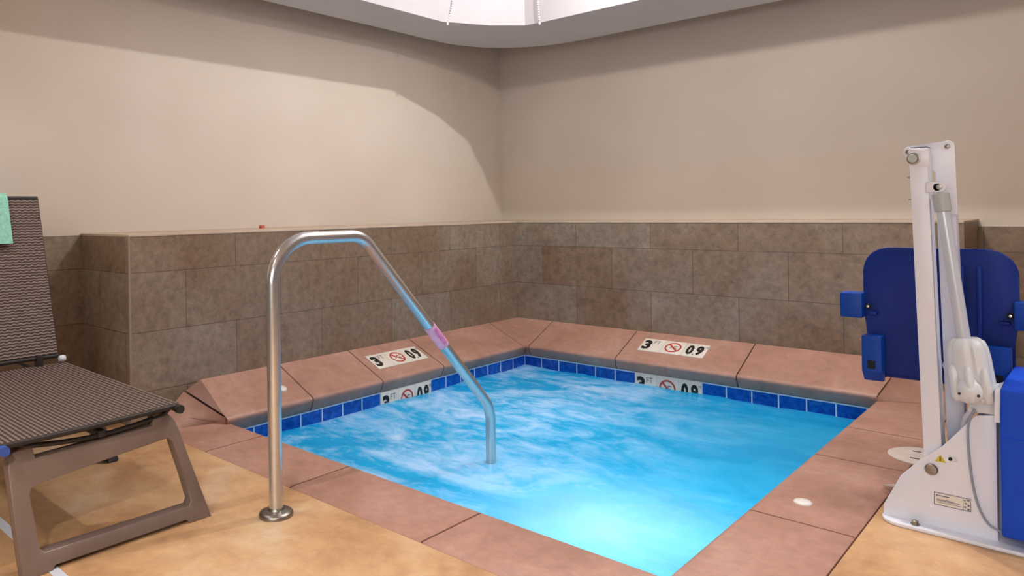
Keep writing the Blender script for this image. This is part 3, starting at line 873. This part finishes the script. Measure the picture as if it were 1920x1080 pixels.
# raised back
bd = Vector((-.227, 0, .706)); bl = bd.length; bd.normalize(); bn = Vector((bd.z, 0, -bd.x))
def back_pt(u, v, t):
    p = Vector((-.178, -3.352 - v * .575, .500)) + bd * (bl * u)
    return p - bn * (t + .010 * math.sin(math.pi * v) * math.sin(math.pi * u))
mb = MB(); slab(mb, back_pt, 16, 12, .014); bk = mb.build('backrest', M_BACK, ch, smooth=60)
for v in (.01, .99):
    MB().tube([back_pt(u, v, .012) for u in (-.02, .3, .7, 1.0)], .012, 14).build('back_rail', M_DARK, ch, smooth=60)
MB().tube([back_pt(1.0, v, .006) for v in (0, .25, .5, .75, 1)], .010, 12).build('top_rail', M_DARK, ch, smooth=60)
MB().tube([back_pt(-.015, v, .01) for v in (0, .5, 1)], .010, 12).build('lower_rail', M_DARK, ch, smooth=60)
for y in (-3.43, -3.80):
    MB().tube([back_pt(.45, 0, .02) * 1 + Vector((0, y + 3.352, 0)), Vector((-.50, y, .43)), Vector((-.12, y, .43))], .010, 12).build('prop_bar', M_DARK, ch, smooth=60)
    MB().box(-.205, -.165, y - .014, y + .014, .425, .50, .004).build('hinge', M_DARK, ch)
kb = Matrix.Translation((-.165, -3.338, .474)) @ Matrix.Rotation(math.radians(-90), 4, 'X')
MB().lathe([(0, -.016), (.012, -.014), (.015, -.004), (.015, .006), (.011, .014), (0, .016)], kb, 18).build('pivot_knob', M_PLW, ch, smooth=60, label='pale plastic pivot knob')

# towel folded over the top of the back
def tw(u, v, t):
    w = v * .44
    L1 = .225
    s = u * (L1 * 2 + .05)
    y = -3.487 - w
    th = .0125 + t + .002 * math.sin(9 * v + 3 * u)
    if s < L1:
        k = (L1 - s)
        p = back_pt(1.0, .5, 0); p = Vector((p.x, y, p.z)) - bd * k + bn * th
    elif s < L1 + .05:
        a = math.pi * (s - L1) / .05
        p = back_pt(1.0, .5, .007); p = Vector((p.x, y, p.z)) + bn * math.cos(a) * (.014 + t + .004) + bd * math.sin(a) * (.018 + t)
    else:
        k = s - L1 - .05
        p = back_pt(1.0, .5, .014); p = Vector((p.x, y, p.z)) - bd * k - bn * th
    return p
mb = MB(); slab(mb, tw, 40, 12, .006)
tow = mb.build('towel', M_TOWEL, smooth=60)
tow['label'] = 'mint green towel folded over the top of the wicker lounger back'; tow['category'] = 'towel'

# ------------------------------------------------------------------ bead strands hanging in the corner of the ceiling tray
def strand(label, p0, sway, h, n, hook):
    root = thing('crystal_bead_strand', label, 'bead strand', (p0[0], p0[1], 2.50 + h), group='crystal bead strands in the ceiling tray')
    sd = Vector((.721, .693, 0))
    P = [Vector((p0[0], p0[1], 2.505 + h * k / n)) + sd * (sway * (1 - k / n) ** 2) for k in range(n + 1)]
    for k in range(n):
        M_ = Matrix.Translation(P[k].lerp(P[k + 1], .5))
        MB().lathe([(0, -.0085), (.006, -.005), (.008, 0), (.006, .005), (0, .0085)], M_, 10).build('bead', M_BEAD, root, smooth=60)
    MB().tube(P, .0015, 6).build('cord', M_CABLE, root, smooth=60)
    MB().lathe([(0, -.022), (.010, -.010), (.007, .004), (0, .010)], Matrix.Translation(P[0] - Vector((0, 0, .012))), 12).build('pendant_drop', M_BEAD, root, smooth=60)
    M_ = Matrix.Translation(P[-1])
    MB().tube([P[-1], Vector((hook[0], hook[1], P[-1].z + .01))], .004, 8).build('hook', M_STEELD, root)
strand('crystal bead strand hanging in the ceiling tray, left of the bright corner panels', (-.205, -.55), -.04, .20, 11, (-.235, -.59 + .05))
strand('crystal bead strand hanging in the ceiling tray, right of the bright corner panels', (.235, -.10), .01, .20, 11, (.235, -.06))

# ------------------------------------------------------------------ lights
def light(kind, name, loc, energy, col=(1, 1, 1), **kw):
    d = bpy.data.lights.new(name, kind); d.energy = energy; d.color = col
    for k, v in kw.items(): setattr(d, k, v)
    o = bpy.data.objects.new(name, d); COL.objects.link(o); o.location = loc
    return o
def aim(o, t):
    o.rotation_euler = (Vector(t) - o.location).to_track_quat('-Z', 'Y').to_euler()
light('POINT', 'tray_lamp', (1.78, -.95, 3.80), 168, (1, .96, .93), shadow_soft_size=.03)
light('POINT', 'tray_lamp', (1.03, -.82, 2.70), 22, (1, .93, .84), shadow_soft_size=.025)
light('POINT', 'tray_lamp', (2.25, -.82, 2.70), 20, (1, .93, .84), shadow_soft_size=.025)
for loc, e, sz_ in (((3.2, -5.2, 2.45), 74, .14), ((1.5, -5.0, 2.45), 10, .2), ((.1, -4.0, 2.45), 7, .25), ((4.4, -1.9, 2.45), 24, .6)):
    light('AREA', 'room_light', loc, e, (1, .97, .95), shape='DISK', size=sz_, spread=math.radians(125))
a = light('AREA', 'front_fill', (3.6, -7.2, 1.9), 34, (.92, .96, 1), shape='RECTANGLE', size=3.0, size_y=1.6, spread=math.radians(110))  # added fill from behind the camera, brightens the lift and other viewer-facing sides
aim(a, (2.5, -1.4, .0))
light('POINT', 'underwater_lamp', (1.93, -2.16, -.62), 24, (1, .78, .76), shadow_soft_size=.2)
light('POINT', 'underwater_lamp', (.9, -1.1, -.75), 10, (1, .92, .95), shadow_soft_size=.15)

w = bpy.data.worlds.new('world'); scene.world = w; w.use_nodes = True
w.node_tree.nodes['Background'].inputs[0].default_value = (1, .97, .95, 1)
w.node_tree.nodes['Background'].inputs[1].default_value = .14

# ------------------------------------------------------------------ camera
cam = bpy.data.cameras.new('camera'); co = bpy.data.objects.new('camera', cam); COL.objects.link(co)
yaw, roll = -.7654, -.0146
d = Vector((math.sin(yaw), math.cos(yaw), 0)); r = d.cross(Vector((0, 0, 1))).normalized(); u = r.cross(d)
r2 = r * math.cos(roll) + u * math.sin(roll); u2 = -r * math.sin(roll) + u * math.cos(roll)
M = Matrix((r2, u2, -d)).transposed().to_4x4(); M.translation = Vector((3.276, -4.5894, 1.1181))
co.matrix_world = M
cam.sensor_width = 36; cam.lens = 36 * 1360.1 / 1920
cam.shift_x = (960 - 780.73) / 1920; cam.shift_y = -(540 - 395.54) / 1920
cam.clip_start = .05
scene.camera = co
scene.view_settings.view_transform = 'Standard'
scene.view_settings.look = 'None'
scene.view_settings.exposure = 0
scene.cycles.use_denoising = True
scene.cycles.max_bounces = 8
scene.cycles.caustics_reflective = False; scene.cycles.caustics_refractive = False
